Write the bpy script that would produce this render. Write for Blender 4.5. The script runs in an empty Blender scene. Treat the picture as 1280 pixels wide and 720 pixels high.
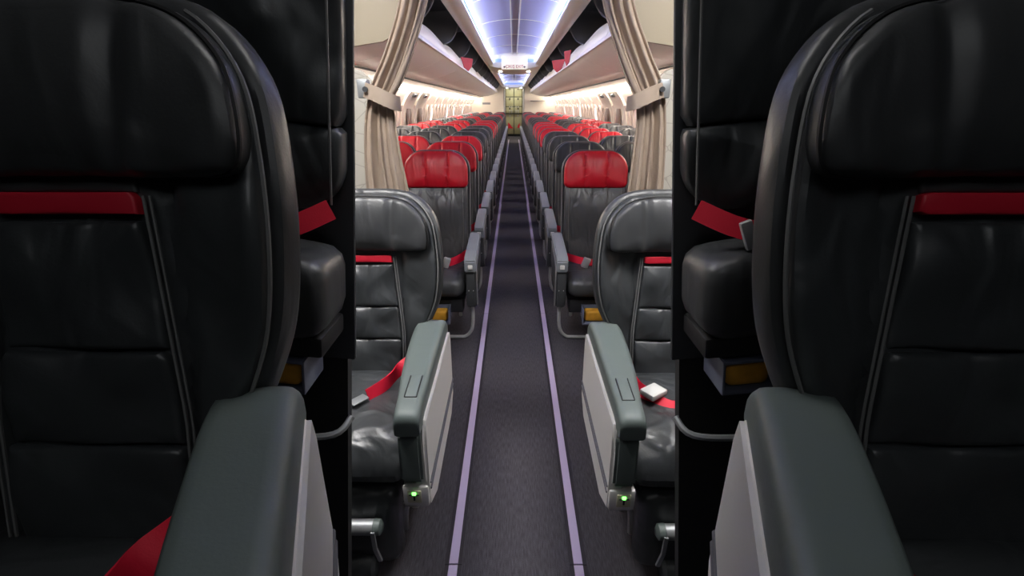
import bpy, bmesh, math, random
from mathutils import Vector, Matrix
random.seed(4)
PI = math.pi
S = bpy.context.scene
C = S.collection

# ------------------------------------------------------------------ camera, world, exposure
F_PX = 600.0
PITCH = math.atan(230.0 / F_PX)
cam_d = bpy.data.cameras.new('camera')
cam_d.sensor_fit = 'HORIZONTAL'
cam_d.sensor_width = 36.0
cam_d.lens = 36.0 * F_PX / 1280.0
cam_d.clip_start = 0.02
cam = bpy.data.objects.new('camera', cam_d)
C.objects.link(cam)
cam.location = (0, 0, 1.43)
cam.rotation_euler = (PI / 2 - PITCH, 0, math.atan(2 / 640.0))
S.camera = cam

world = bpy.data.worlds.new('world')
S.world = world
world.use_nodes = True
world.node_tree.nodes['Background'].inputs[0].default_value = (0.6, 0.65, 0.7, 1)
world.node_tree.nodes['Background'].inputs[1].default_value = 0.05
S.view_settings.view_transform = 'Standard'
S.view_settings.look = 'None'
S.view_settings.gamma = 1
S.view_settings.use_curve_mapping = False
S.view_settings.exposure = 1.5
S.cycles.max_bounces = 8
S.cycles.diffuse_bounces = 4
S.cycles.glossy_bounces = 4
S.cycles.sample_clamp_indirect = 6
S.cycles.caustics_reflective = False
S.cycles.caustics_refractive = False

AX = 0.015      # x of the aisle's centre line
E_COVE_W, E_COVE_B, E_WALL, E_SEAT_FILL, E_DIM = 18.0, 0.25, 17.0, 17.5, 0.48

# ------------------------------------------------------------------ materials
MATS = {}
def srgb(r, g, b):
    f = lambda c: (c / 255 / 12.92) if c / 255 <= 0.04045 else ((c / 255 + 0.055) / 1.055) ** 2.4
    return (f(r), f(g), f(b), 1)

def mat(name, col, rough=0.5, metal=0.0, bump=0.0, bscale=60.0, detail=4, coat=0.0, spec=0.5,
        wrinkle=0.0, wscale=5.0, wstretch=(1, 1, 1), var=0.0, varscale=8.0, emit=None, estr=0.0):
    m = bpy.data.materials.new(name)
    m.use_nodes = True
    nt = m.node_tree
    b = nt.nodes['Principled BSDF']
    b.inputs['Base Color'].default_value = col
    b.inputs['Roughness'].default_value = rough
    b.inputs['Metallic'].default_value = metal
    b.inputs['Specular IOR Level'].default_value = spec
    b.inputs['Coat Weight'].default_value = coat
    tc = nt.nodes.new('ShaderNodeTexCoord')
    if emit:
        b.inputs['Emission Color'].default_value = emit
        b.inputs['Emission Strength'].default_value = estr
    last = None
    if wrinkle:
        mp = nt.nodes.new('ShaderNodeMapping'); mp.inputs['Scale'].default_value = wstretch
        nt.links.new(tc.outputs['Object'], mp.inputs[0])
        n = nt.nodes.new('ShaderNodeTexNoise'); n.inputs['Scale'].default_value = wscale
        n.inputs['Detail'].default_value = 1.5; n.inputs['Distortion'].default_value = 0.8
        nt.links.new(mp.outputs[0], n.inputs[0])
        bp = nt.nodes.new('ShaderNodeBump'); bp.inputs['Strength'].default_value = 1.0
        bp.inputs['Distance'].default_value = wrinkle
        nt.links.new(n.outputs[0], bp.inputs['Height']); last = bp
    if bump:
        n = nt.nodes.new('ShaderNodeTexNoise'); n.inputs['Scale'].default_value = bscale
        n.inputs['Detail'].default_value = detail
        nt.links.new(tc.outputs['Object'], n.inputs[0])
        bp = nt.nodes.new('ShaderNodeBump'); bp.inputs['Strength'].default_value = 0.5
        bp.inputs['Distance'].default_value = bump
        nt.links.new(n.outputs[0], bp.inputs['Height'])
        if last: nt.links.new(last.outputs[0], bp.inputs['Normal'])
        last = bp
    if last: nt.links.new(last.outputs[0], b.inputs['Normal'])
    if var:
        n = nt.nodes.new('ShaderNodeTexNoise'); n.inputs['Scale'].default_value = varscale
        n.inputs['Detail'].default_value = 6
        nt.links.new(tc.outputs['Object'], n.inputs[0])
        r = nt.nodes.new('ShaderNodeValToRGB')
        r.color_ramp.elements[0].position = 0.3; r.color_ramp.elements[1].position = 0.7
        r.color_ramp.elements[0].color = tuple(c * (1 - var) for c in col[:3]) + (1,)
        r.color_ramp.elements[1].color = tuple(min(1, c * (1 + var)) for c in col[:3]) + (1,)
        nt.links.new(n.outputs[0], r.inputs[0]); nt.links.new(r.outputs[0], b.inputs['Base Color'])
    MATS[name] = m
    return m

leather = mat('black_leather', (0.046, 0.050, 0.054, 1), 0.38, bump=0.0006, bscale=220, wrinkle=0.020, wscale=7, wstretch=(1.5, 1.5, 0.8), spec=0.7)
leather_flat = mat('black_leather_smooth', (0.048, 0.050, 0.053, 1), 0.40, bump=0.0005, bscale=220, wrinkle=0.010, wscale=7, wstretch=(1.6, 1.6, 0.6), spec=0.5)
eco_leather = mat('charcoal_leather', (0.066, 0.068, 0.075, 1), 0.36, wrinkle=0.022, wscale=8, wstretch=(1.8, 1.8, 0.7), spec=0.5)
eco_black = mat('charcoal_headrest_leather', (0.035, 0.037, 0.042, 1), 0.36, wrinkle=0.006, wscale=7, wstretch=(2.2, 1, 0.6))
red_leather = mat('red_leather', srgb(186, 8, 34), 0.42, wrinkle=0.006, wscale=7, wstretch=(2.2, 1, 0.6))
red_trim = mat('red_trim', srgb(215, 30, 55), 0.5)
red_web = mat('red_webbing', srgb(225, 20, 55), 0.6, bump=0.0005, bscale=400)
piping_m = mat('grey_piping', srgb(128, 126, 130), 0.45)
thread_m = mat('grey_thread', srgb(118, 118, 118), 0.5)
seam_m = mat('black_seam', (0.006, 0.006, 0.007, 1), 0.6)
shell_m = mat('grey_seat_shell', srgb(64, 66, 70), 0.45, bump=0.0004, bscale=300)
arm_m = mat('grey_green_arm_leather', srgb(98, 108, 106), 0.5, bump=0.0004, bscale=260, wrinkle=0.001, wscale=9)
armcap_m = mat('grey_arm_plastic', srgb(128, 133, 138), 0.4)
armdark_m = mat('dark_arm_plastic', srgb(62, 64, 66), 0.45)
panel_m = mat('pale_side_panel', srgb(220, 218, 215), 0.45, bump=0.0003, bscale=300)
trimgrey_m = mat('grey_trim_strip', srgb(96, 96, 104), 0.4)
chrome = mat('brushed_metal', srgb(205, 205, 206), 0.35, metal=0.5)
steel = mat('satin_metal', srgb(165, 168, 170), 0.45, metal=0.6)
white_pl = mat('white_plastic', srgb(222, 222, 218), 0.4)
black_pl = mat('black_plastic', (0.008, 0.008, 0.01, 1), 0.6)
yellow_m = mat('yellow_life_vest', srgb(225, 165, 50), 0.6, var=0.15, varscale=30)
clear_m = mat('clear_pouch_plastic', srgb(110, 115, 135), 0.25)
cream = mat('cream_panel', srgb(214, 204, 190), 0.45, bump=0.0003, bscale=200)
header_m = mat('beige_header_panel', srgb(158, 147, 126), 0.5)
cream2 = mat('cream_bin', srgb(238, 232, 224), 0.4)
bindark = mat('dark_bin_lining', srgb(80, 80, 84), 0.7)
bindark2 = mat('grey_bin_divider', srgb(98, 98, 100), 0.6)
rail_m = mat('pale_bin_rail', srgb(225, 218, 226), 0.35)
ceil_m = mat('ceiling_panel', srgb(176, 170, 190), 0.6)
ceiltrim = mat('ceiling_lip', srgb(246, 238, 210), 0.45)
wall_m = mat('sidewall_panel', srgb(200, 184, 174), 0.5)
curtain_m = mat('beige_curtain_cloth', srgb(170, 153, 137), 0.8, bump=0.0005, bscale=500, var=0.05, varscale=20)
galley_m = mat('galley_metal', srgb(158, 156, 122), 0.4, var=0.12, varscale=6)
galley_d = mat('galley_dark', srgb(60, 60, 48), 0.5)
strip_m = mat('lilac_floor_strip', srgb(186, 172, 204), 0.5, bump=0.0003, bscale=400)
stripedge_m = mat('strip_edging', srgb(38, 34, 42), 0.6)
darkwall_m = mat('added_dark_partition', srgb(38, 38, 40), 0.7, bump=0.0005, bscale=200)
glass_m = mat('window_pane', srgb(230, 235, 240), 0.2, emit=(1.0, 0.97, 0.92, 1), estr=1.5)
frame_m = mat('window_surround', srgb(198, 180, 170), 0.5)
wshade_m = mat('closed_window_shade', srgb(206, 188, 180), 0.5)
shade_m = mat('window_shade', srgb(120, 100, 92), 0.5)
cove_w = mat('cove_light_white', (1, 1, 1, 1), 0.5, emit=(0.50, 0.62, 1.0, 1), estr=E_COVE_W)
cove_b = mat('cove_light_blue', (0.3, 0.4, 1, 1), 0.5, emit=(0.16, 0.30, 1.0, 1), estr=E_COVE_B)
wall_light = mat('sidewall_light', (1, 1, 1, 1), 0.5, emit=(1.0, 0.93, 0.83, 1), estr=E_WALL)
seat_fill_m = mat('seat_fill_emitter', (1, 1, 1, 1), 0.5, emit=(1.0, 0.98, 0.96, 1), estr=E_SEAT_FILL)
dim_m = mat('dim_fill_emitter', (1, 1, 1, 1), 0.5, emit=(0.95, 0.98, 1.0, 1), estr=E_DIM)
rear_light_m = mat('rear_light_diffuser', (1, 1, 1, 1), 0.5, emit=(1.0, 0.98, 0.9, 1), estr=4.5)
entry_fill_m = mat('entry_fill_emitter', (1, 1, 1, 1), 0.5, emit=(1.0, 0.98, 0.96, 1), estr=3.8)
green_led = mat('green_led', (0.1, 1, 0.1, 1), 0.5, emit=(0.15, 1.0, 0.12, 1), estr=1.6)
sign_m = mat('exit_sign_face', srgb(240, 232, 200), 0.4, emit=(1.0, 0.93, 0.75, 1), estr=0.16)
sign_red = mat('exit_sign_red', srgb(190, 50, 40), 0.5)
sign_blk = mat('exit_sign_arrow', srgb(70, 60, 60), 0.5)
small_spot = mat('spot_lamp', (1, 1, 1, 1), 0.5, emit=(1, 1, 0.9, 1), estr=6)
fillerblack = mat('black_lining', (0.004, 0.004, 0.005, 1), 0.8)
label_m = mat('label_sticker', srgb(205, 200, 170), 0.5)

# carpet
def carpet(name, ca, cb):
    m = bpy.data.materials.new(name); m.use_nodes = True
    nt = m.node_tree; b = nt.nodes['Principled BSDF']
    b.inputs['Roughness'].default_value = 0.95; b.inputs['Specular IOR Level'].default_value = 0.15
    tc = nt.nodes.new('ShaderNodeTexCoord')
    mp = nt.nodes.new('ShaderNodeMapping'); mp.inputs['Scale'].default_value = (90, 9, 1)
    n = nt.nodes.new('ShaderNodeTexNoise'); n.inputs['Scale'].default_value = 3; n.inputs['Detail'].default_value = 8
    r = nt.nodes.new('ShaderNodeValToRGB')
    r.color_ramp.elements[0].position = 0.3; r.color_ramp.elements[1].position = 0.7
    r.color_ramp.elements[0].color = ca; r.color_ramp.elements[1].color = cb
    nt.links.new(tc.outputs['Object'], mp.inputs[0]); nt.links.new(mp.outputs[0], n.inputs[0])
    nt.links.new(n.outputs[0], r.inputs[0]); nt.links.new(r.outputs[0], b.inputs['Base Color'])
    n2 = nt.nodes.new('ShaderNodeTexNoise'); n2.inputs['Scale'].default_value = 400
    bp = nt.nodes.new('ShaderNodeBump'); bp.inputs['Distance'].default_value = 0.003
    nt.links.new(tc.outputs['Object'], n2.inputs[0]); nt.links.new(n2.outputs[0], bp.inputs['Height'])
    nt.links.new(bp.outputs[0], b.inputs['Normal'])
    return m
carpet_m = carpet('grey_carpet', srgb(62, 60, 65), srgb(84, 81, 88))
carpet_dark = carpet('dark_platform_carpet', srgb(60, 60, 64), srgb(76, 76, 82))

# divider with fine geometric lines
def divider_material():
    m = bpy.data.materials.new('divider_pattern'); m.use_nodes = True
    nt = m.node_tree; b = nt.nodes['Principled BSDF']; b.inputs['Roughness'].default_value = 0.5
    tc = nt.nodes.new('ShaderNodeTexCoord')
    v = nt.nodes.new('ShaderNodeTexVoronoi'); v.feature = 'DISTANCE_TO_EDGE'; v.inputs['Scale'].default_value = 11
    r = nt.nodes.new('ShaderNodeValToRGB')
    r.color_ramp.elements[0].position = 0.0; r.color_ramp.elements[1].position = 0.03
    r.color_ramp.elements[0].color = srgb(160, 154, 144); r.color_ramp.elements[1].color = srgb(190, 186, 176)
    nt.links.new(tc.outputs['Object'], v.inputs['Vector']); nt.links.new(v.outputs[0], r.inputs[0])
    nt.links.new(r.outputs[0], b.inputs['Base Color'])
    return m
divider_m = divider_material()

# ------------------------------------------------------------------ mesh helpers
def obj(name, bm, m, parent=None, smooth=True, loc=None, angle=40):
    bmesh.ops.remove_doubles(bm, verts=bm.verts, dist=1e-6)
    bmesh.ops.recalc_face_normals(bm, faces=bm.faces)
    me = bpy.data.meshes.new(name)
    bm.to_mesh(me); bm.free()
    me.materials.append(m)
    if smooth:
        for p in me.polygons: p.use_smooth = True
        me.set_sharp_from_angle(angle=math.radians(angle))
    o = bpy.data.objects.new(name, me)
    C.objects.link(o)
    if parent: o.parent = parent
    if loc: o.location = loc
    return o

def thing(name, label, cat, loc=(0, 0, 0), rz=0.0, group=None, scale=None):
    o = bpy.data.objects.new(name, None); C.objects.link(o)
    o.empty_display_size = 0.1
    o.location = loc; o.rotation_euler = (0, 0, rz)
    if scale: o.scale = scale
    o['label'] = label; o['category'] = cat
    if group: o['group'] = group
    return o
def tag(o, label, cat, group=None):
    o['label'] = label; o['category'] = cat
    if group: o['group'] = group
    return o
def struct(name, bm, m, **k):
    o = obj(name, bm, m, **k); o['kind'] = 'structure'; return o

def box(bm, cx, cy, cz, sx, sy, sz, r=0.0, seg=2, rot=None):
    g = bmesh.ops.create_cube(bm, size=1.0)
    vs = g['verts']
    for v in vs: v.co = Vector((v.co.x * sx, v.co.y * sy, v.co.z * sz))
    if r > 0:
        es = list({e for v in vs for e in v.link_edges})
        g2 = bmesh.ops.bevel(bm, geom=es, offset=r, segments=seg, affect='EDGES', profile=0.5)
        vs = list({v for f in g2['faces'] for v in f.verts} | {v for v in vs if v.is_valid})
    if rot:
        bmesh.ops.transform(bm, matrix=rot, verts=vs)
    for v in vs: v.co += Vector((cx, cy, cz))
    return vs

def tube(bm, pts, rad, n=10, closed=False, flat=None):
    pts = [Vector(p) for p in pts]
    N = len(pts); rings = []
    up = None
    for i, p in enumerate(pts):
        a = pts[(i - 1) % N] if (closed or i > 0) else p
        b = pts[(i + 1) % N] if (closed or i < N - 1) else p
        t = (b - a).normalized()
        if up is None:
            up = Vector((0, 0, 1)) if abs(t.z) < 0.9 else Vector((0, 1, 0))
        s = t.cross(up).normalized(); up = s.cross(t).normalized()
        rr = rad[i] if isinstance(rad, (list, tuple)) else rad
        ring = []
        for k in range(n):
            an = 2 * PI * k / n
            ca, sa = math.cos(an), math.sin(an)
            if flat: ring.append(bm.verts.new(p + s * ca * rr * flat[0] + up * sa * rr * flat[1]))
            else: ring.append(bm.verts.new(p + s * ca * rr + up * sa * rr))
        rings.append(ring)
    M = N if closed else N - 1
    for i in range(M):
        A, B = rings[i], rings[(i + 1) % N]
        for k in range(n):
            bm.faces.new((A[k], A[(k + 1) % n], B[(k + 1) % n], B[k]))
    if not closed:
        bm.faces.new(rings[0][::-1]); bm.faces.new(rings[-1])

def smooth_path(pts, n=6):
    """Catmull-Rom through the points"""
    P = [Vector(p) for p in pts]; out = []
    for i in range(len(P) - 1):
        p0 = P[max(0, i - 1)]; p1 = P[i]; p2 = P[i + 1]; p3 = P[min(len(P) - 1, i + 2)]
        for k in range(n):
            t = k / n
            out.append(0.5 * ((2 * p1) + (p2 - p0) * t + (2 * p0 - 5 * p1 + 4 * p2 - p3) * t * t + (3 * p1 - p0 - 3 * p2 + p3) * t ** 3))
    out.append(P[-1]); return out

def prism(bm, poly, axis, a, b):
    """poly of 2D points extruded along axis between a and b"""
    def mk(p, t):
        if axis == 'x': return (t, p[0], p[1])
        if axis == 'y': return (p[0], t, p[1])
        return (p[0], p[1], t)
    A = [bm.verts.new(mk(p, a)) for p in poly]; B = [bm.verts.new(mk(p, b)) for p in poly]
    n = len(poly)
    bm.faces.new(A); bm.faces.new(B[::-1])
    for i in range(n): bm.faces.new((A[i], B[i], B[(i + 1) % n], A[(i + 1) % n]))

def rrect(w, h, rt, rb, n=8, cx=0, cy=0):
    """rounded rect outline (half-width w, bottom 0 .. top h); rt, rb corner radii"""
    out = []
    for (x, y, r, a0) in ((w - rb, rb, rb, -90), (w - rt, h - rt, rt, 0), (-w + rt, h - rt, rt, 90), (-w + rb, rb, rb, 180)):
        for k in range(n + 1):
            a = math.radians(a0 + 90 * k / n)
            out.append((cx + x + r * math.cos(a), cy + y + r * math.sin(a)))
    return out

def resample(outline, n):
    P = outline + [outline[0]]
    L = [0]
    for i in range(len(P) - 1): L.append(L[-1] + math.dist(P[i], P[i + 1]))
    out = []; j = 0
    for k in range(n):
        t = L[-1] * k / n
        while L[j + 1] < t: j += 1
        u = (t - L[j]) / max(1e-9, L[j + 1] - L[j])
        out.append((P[j][0] + (P[j + 1][0] - P[j][0]) * u, P[j][1] + (P[j + 1][1] - P[j][1]) * u))
    return out

def pad(bm, outline, t, er, dome, fmap, n=64, rings=7, shape=None, back_dome=0.0):
    """upholstered pad: outline (u,v) with thickness t, rounded edge er, domed front; fmap(u,v,n)->xyz"""
    O = resample(outline, n)
    cu = sum(p[0] for p in O) / n; cv = sum(p[1] for p in O) / n
    def ring(s, off, d):
        r = []
        for (u, v) in O:
            du, dv = u - cu, v - cv
            L = math.hypot(du, dv)
            k = s * (L - off) / L
            uu, vv = cu + du * k, cv + dv * k
            dd = d + (shape(uu, vv) if (shape and d > 0) else 0)
            r.append(bm.verts.new(fmap(uu, vv, dd)))
        return r
    R = []
    R.append(ring(1, er, -t / 2))
    for k in range(1, 4):
        a = -PI / 2 + PI / 2 * k / 3
        R.append(ring(1, er * (1 - math.cos(a)), -t / 2 + er * (1 + math.sin(a))))
    for k in range(0, 4):
        a = PI / 2 * k / 3
        R.append(ring(1, er * (1 - math.cos(a)), t / 2 - er * (1 - math.sin(a))))
    for k in range(1, rings):
        s = 1 - k / rings
        R.append(ring(s, er * s, t / 2 + dome * (1 - s * s)))
    for i in range(len(R) - 1):
        A, B = R[i], R[i + 1]
        for k in range(n): bm.faces.new((A[k], A[(k + 1) % n], B[(k + 1) % n], B[k]))
    d = t / 2 + dome
    c = bm.verts.new(fmap(cu, cv, d + (shape(cu, cv) if shape else 0)))
    for k in range(n): bm.faces.new((R[-1][k], R[-1][(k + 1) % n], c))
    c2 = bm.verts.new(fmap(cu, cv, -t / 2 - back_dome))
    for k in range(n): bm.faces.new((R[0][(k + 1) % n], R[0][k], c2))

def copy_tree(o, parent=None):
    c = o.copy(); C.objects.link(c)
    if parent: c.parent = parent
    for ch in o.children: copy_tree(ch, c)
    return c

def band(bm, pts, w, th, fw):
    """flat strap along pts: half-width w in direction fw(i), thickness th"""
    P = [Vector(p) for p in pts]; rows = []
    for i, p in enumerate(P):
        a = P[max(0, i - 1)]; b = P[min(len(P) - 1, i + 1)]
        t = (b - a).normalized(); s = Vector(fw(i)).normalized()
        s = (s - t * s.dot(t)).normalized(); nn = t.cross(s)
        rows.append([bm.verts.new(p + s * w * x + nn * th * y) for x, y in ((-1, -1), (1, -1), (1, 1), (-1, 1))])
    for i in range(len(rows) - 1):
        for k in range(4): bm.faces.new((rows[i][k], rows[i][(k + 1) % 4], rows[i + 1][(k + 1) % 4], rows[i + 1][k]))
    bm.faces.new(rows[0][::-1]); bm.faces.new(rows[-1])

# ------------------------------------------------------------------ setting: floor, walls, ceiling
Y_END = 21.7
b = bmesh.new(); box(b, 0, (1.0 + 25.5) / 2 - 1.5, -0.03, 3.7, 27.5, 0.06); struct('floor', b, carpet_m)

# sidewall cross-section: (x, z)
WALL = [(1.60, 0.0), (1.70, 0.35), (1.79, 0.8), (1.81, 1.05), (1.78, 1.3), (1.71, 1.48), (1.60, 1.63)]
WALLS = smooth_path([(p[0], 0, p[1]) for p in WALL], 4)
def wallmesh(sgn, y0, y1):
    bm = bmesh.new()
    inner = [(sgn * p.x, p.z) for p in WALLS]; outer = [(sgn * (p.x + 0.06), p.z) for p in WALLS]
    prism(bm, inner + outer[::-1], 'y', y0, y1)
    return bm
for sgn, nm in ((-1, 'wall_left'), (1, 'wall_right')):
    o = struct(nm, wallmesh(sgn, 1.1, Y_END), wall_m)
# upright ribs between the sidewall panels
for sgn, side in ((-1, 'left'), (1, 'right')):
    k = 0
    y = 3.0
    while y < Y_END - 0.4:
        bm = bmesh.new()
        inner = [(sgn * (p.x - 0.030), p.z) for p in WALLS[10:]]; outer = [(sgn * (p.x - 0.001), p.z) for p in WALLS[10:]]
        prism(bm, inner + outer[::-1], 'y', y - 0.02, y + 0.02)
        k += 1
        o = struct('trim_%d' % (k + (0 if sgn < 0 else 100)), bm, frame_m)
        y += 1.02
# windows: surround and pane on the sidewall
wn = 0
for sgn in (-1, 1):
    y = 3.25
    while y < Y_END - 0.5:
        wn += 1
        wr = thing('window_%d' % wn, 'x', 'window', (sgn * 1.775, y, 1.2)); del wr['label']; del wr['category']; wr['kind'] = 'structure'
        tilt = Matrix.Rotation(sgn * -0.18, 4, 'Y')
        bm = bmesh.new()
        O = resample(rrect(0.17, 0.44, 0.12, 0.12, cy=-0.22), 40); I = resample(rrect(0.115, 0.33, 0.10, 0.10, cy=-0.165), 40)
        def w3(u, v, d): return tilt @ Vector((-sgn * d, u, v))
        rows = [[bm.verts.new(w3(p[0], p[1], d)) for p in Q] for Q, d in ((O, 0.0), (O, 0.03), (I, 0.02), (I, 0.0))]
        for i in range(3):
            for k in range(40): bm.faces.new((rows[i][k], rows[i][(k + 1) % 40], rows[i + 1][(k + 1) % 40], rows[i + 1][k]))
        obj('window_frame', bm, frame_m, wr)
        bm = bmesh.new(); bm.faces.new([bm.verts.new(w3(p[0], p[1], 0.006)) for p in I])
        f = bmesh.ops.extrude_face_region(bm, geom=bm.faces[:]); 
        for v in [g for g in f['geom'] if isinstance(g, bmesh.types.BMVert)]: v.co += w3(0, 0, -0.004)
        obj('pane', bm, wshade_m if (int(y * 3) % 4) else glass_m, wr)
        y += 0.51
# overwing exit panels
n_exit = 0
for sgn in (-1, 1):
    for ye in (8.35, 9.35):
        n_exit += 1
        d = thing('door_%d' % n_exit, 'x', 'door', (0, ye, 0)); del d['label']; del d['category']; d['kind'] = 'structure'
        bm = bmesh.new()
        inner = [(sgn * (p.x - 0.045), p.z) for p in WALLS[8:]]; outer = [(sgn * (p.x - 0.002), p.z) for p in WALLS[8:]]
        prism(bm, inner + outer[::-1], 'y', -0.42, 0.42); obj('door_panel', bm, cream, d)
        bm = bmesh.new(); box(bm, sgn * 1.715, 0, 1.24, 0.04, 0.22, 0.24, 0.012); obj('door_window', bm, shade_m, d)
        bm = bmesh.new(); box(bm, sgn * 1.600, 0, 1.56, 0.04, 0.20, 0.055, 0.01, rot=Matrix.Rotation(sgn * -0.7, 4, 'Y')); obj('door_handle', bm, bindark2, d)

# light strip at top of each sidewall
for sgn, side in ((-1, 'left'), (1, 'right')):
    bm = bmesh.new(); box(bm, sgn * 1.560, (3.0 + Y_END) / 2, 1.640, 0.03, Y_END - 3.2, 0.034)
    tag(obj('light_strip', bm, wall_light), 'warm white light strip along the top of the %s sidewall' % side, 'light strip', 'sidewall light strips')

# passenger service panels above the seats (from bin to sidewall)
for sgn, nm in ((-1, 'trim_201'), (1, 'trim_202')):
    bm = bmesh.new()
    prism(bm, [(sgn * 1.27, 1.715), (sgn * 1.60, 1.655), (sgn * 1.66, 1.70), (sgn * 1.27, 1.78)], 'y', 2.45, Y_END)
    struct(nm, bm, cream)

for sgn, nm in ((-1, 'trim_203'), (1, 'trim_204')):
    bm = bmesh.new(); box(bm, sgn * 1.272, (2.5 + Y_END) / 2, 1.712, 0.010, Y_END - 2.5, 0.016); struct(nm, bm, black_pl)
# ceiling: outer shell + arched central sections between cream lips
bm = bmesh.new()
box(bm, 0, (1.02 + 25.2) / 2, 2.42, 3.7, 24.2, 0.05); struct('ceiling', bm, fillerblack)
def cove_section(i, y0, y1):
    r = thing('trim_%d' % (300 + i), 'x', 'x'); del r['label']; del r['category']; r['kind'] = 'structure'
    r.location = (AX, 0, 0)
    N = 16
    bm = bmesh.new()
    arc = [(0.475 * math.sin(a), 2.150 + 0.135 * math.cos(a)) for a in [(-PI / 2 + PI * k / N) for k in range(N + 1)]]
    prism(bm, arc + [(p[0], p[1] + 0.02) for p in arc[::-1]], 'y', y0, y1); obj('ceiling_panel', bm, ceil_m, r)
    bm = bmesh.new()
    for s in (-1, 1):
        lip = [(0.385, 2.115), (0.40, 2.10), (0.45, 2.085), (0.52, 2.10), (0.53, 2.125), (0.45, 2.16), (0.40, 2.15)]
        prism(bm, [(s * p[0], p[1]) for p in lip], 'y', y0, y1)
    obj('cove_lip', bm, ceiltrim, r, angle=60)
    for s in (-1, 1):
        bm = bmesh.new(); prism(bm, [(s * 0.425, 2.158), (s * 0.452, 2.160), (s * 0.452, 2.166), (s * 0.425, 2.164)], 'y', y0 + 0.05, y1 - 0.05)
        obj('white_light', bm, cove_w, r)
        bm = bmesh.new(); prism(bm, [(s * 0.386, 2.157), (s * 0.400, 2.159), (s * 0.400, 2.165), (s * 0.386, 2.163)], 'y', y0 + 0.05, y1 - 0.05)
        obj('blue_light', bm, cove_b, r)
    bm = bmesh.new(); box(bm, 0, y1 - 0.03, 2.165, 0.70, 0.02, 0.05, 0.008); obj('blue_light', bm, cove_b, r)
    bm = bmesh.new()
    for s in (-1, 1): box(bm, s * 0.045, (y0 + y1) / 2, 2.272, 0.012, y1 - y0 - 0.04, 0.02)
    y = y0 + 1.2
    while y < y1:
        pts = [(0.47 * math.sin(a), y, 2.148 + 0.132 * math.cos(a)) for a in [(-PI / 2 + PI * k / 24) for k in range(25)]]
        tube(bm, pts, 0.003, 6); y += 1.2
    obj('ceiling_rail', bm, ceiltrim, r)
cove_section(1, 1.05, 9.6)
cove_section(2, 11.4, 20.2)
# lowered cross arches that close the ceiling sections
for i, (y0, y1) in enumerate(((9.6, 11.4), (20.2, 21.7))):
    bm = bmesh.new()
    N = 20
    pts = []
    for k in range(N + 1):
        a = PI * k / N
        pts.append((AX + 0.53 * math.cos(a) * (1 if True else 0), 2.12 - 0.0 * math.sin(a)))
    low = [(AX - 0.53, 2.12), (AX - 0.40, 2.06), (AX - 0.2, 2.035), (AX + 0.2, 2.035), (AX + 0.40, 2.06), (AX + 0.53, 2.12), (AX + 0.53, 2.3), (AX - 0.53, 2.3)]
    prism(bm, low, 'y', y0, y1)
    struct('trim_%d' % (310 + i), bm, ceiltrim)
    for s in (-1, 1):
        bm = bmesh.new(); box(bm, AX + s * 0.28, y0 + 0.9, 2.036, 0.07, 0.07, 0.02, 0.008)
        tag(obj('ceiling_spotlight', bm, small_spot), 'small bright ceiling spotlight, %s of the pair on the %s ceiling arch' % ('left' if s < 0 else 'right', 'nearer' if i == 0 else 'farther'), 'spotlight', 'ceiling spotlights')
# exit sign
es = thing('exit_sign', 'cream hanging exit sign with red lettering and two arrows below the ceiling', 'exit sign', (AX, 9.35, 2.02))
bm = bmesh.new(); box(bm, 0, 0, 0.09, 0.46, 0.10, 0.22, 0.012); obj('sign_box', bm, sign_m, es)
def text(body, size, loc, m, parent, name='lettering', ext=0.002, rot=(PI / 2, 0, 0)):
    cu = bpy.data.curves.new(name, 'FONT'); cu.body = body; cu.size = size; cu.extrude = ext; cu.align_x = 'CENTER'; cu.align_y = 'CENTER'
    t = bpy.data.objects.new('tmp', cu); C.objects.link(t)
    dg = bpy.context.evaluated_depsgraph_get()
    me = bpy.data.meshes.new_from_object(t.evaluated_get(dg)); bpy.data.objects.remove(t)
    me.materials.clear(); me.materials.append(m)
    o = bpy.data.objects.new(name, me); C.objects.link(o); o.parent = parent; o.location = loc; o.rotation_euler = rot
    return o
text('ÇIKIŞ EXIT', 0.066, (0, -0.052, 0.025), sign_red, es)
for s in (-1, 1):
    bm = bmesh.new(); prism(bm, [(s * 0.20, 0.02), (s * 0.172, 0.04), (s * 0.172, 0.0)], 'y', -0.053, -0.049)
    box(bm, s * 0.162, -0.051, 0.02, 0.022, 0.004, 0.012)
    obj('arrow', bm, sign_blk, es)

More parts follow.
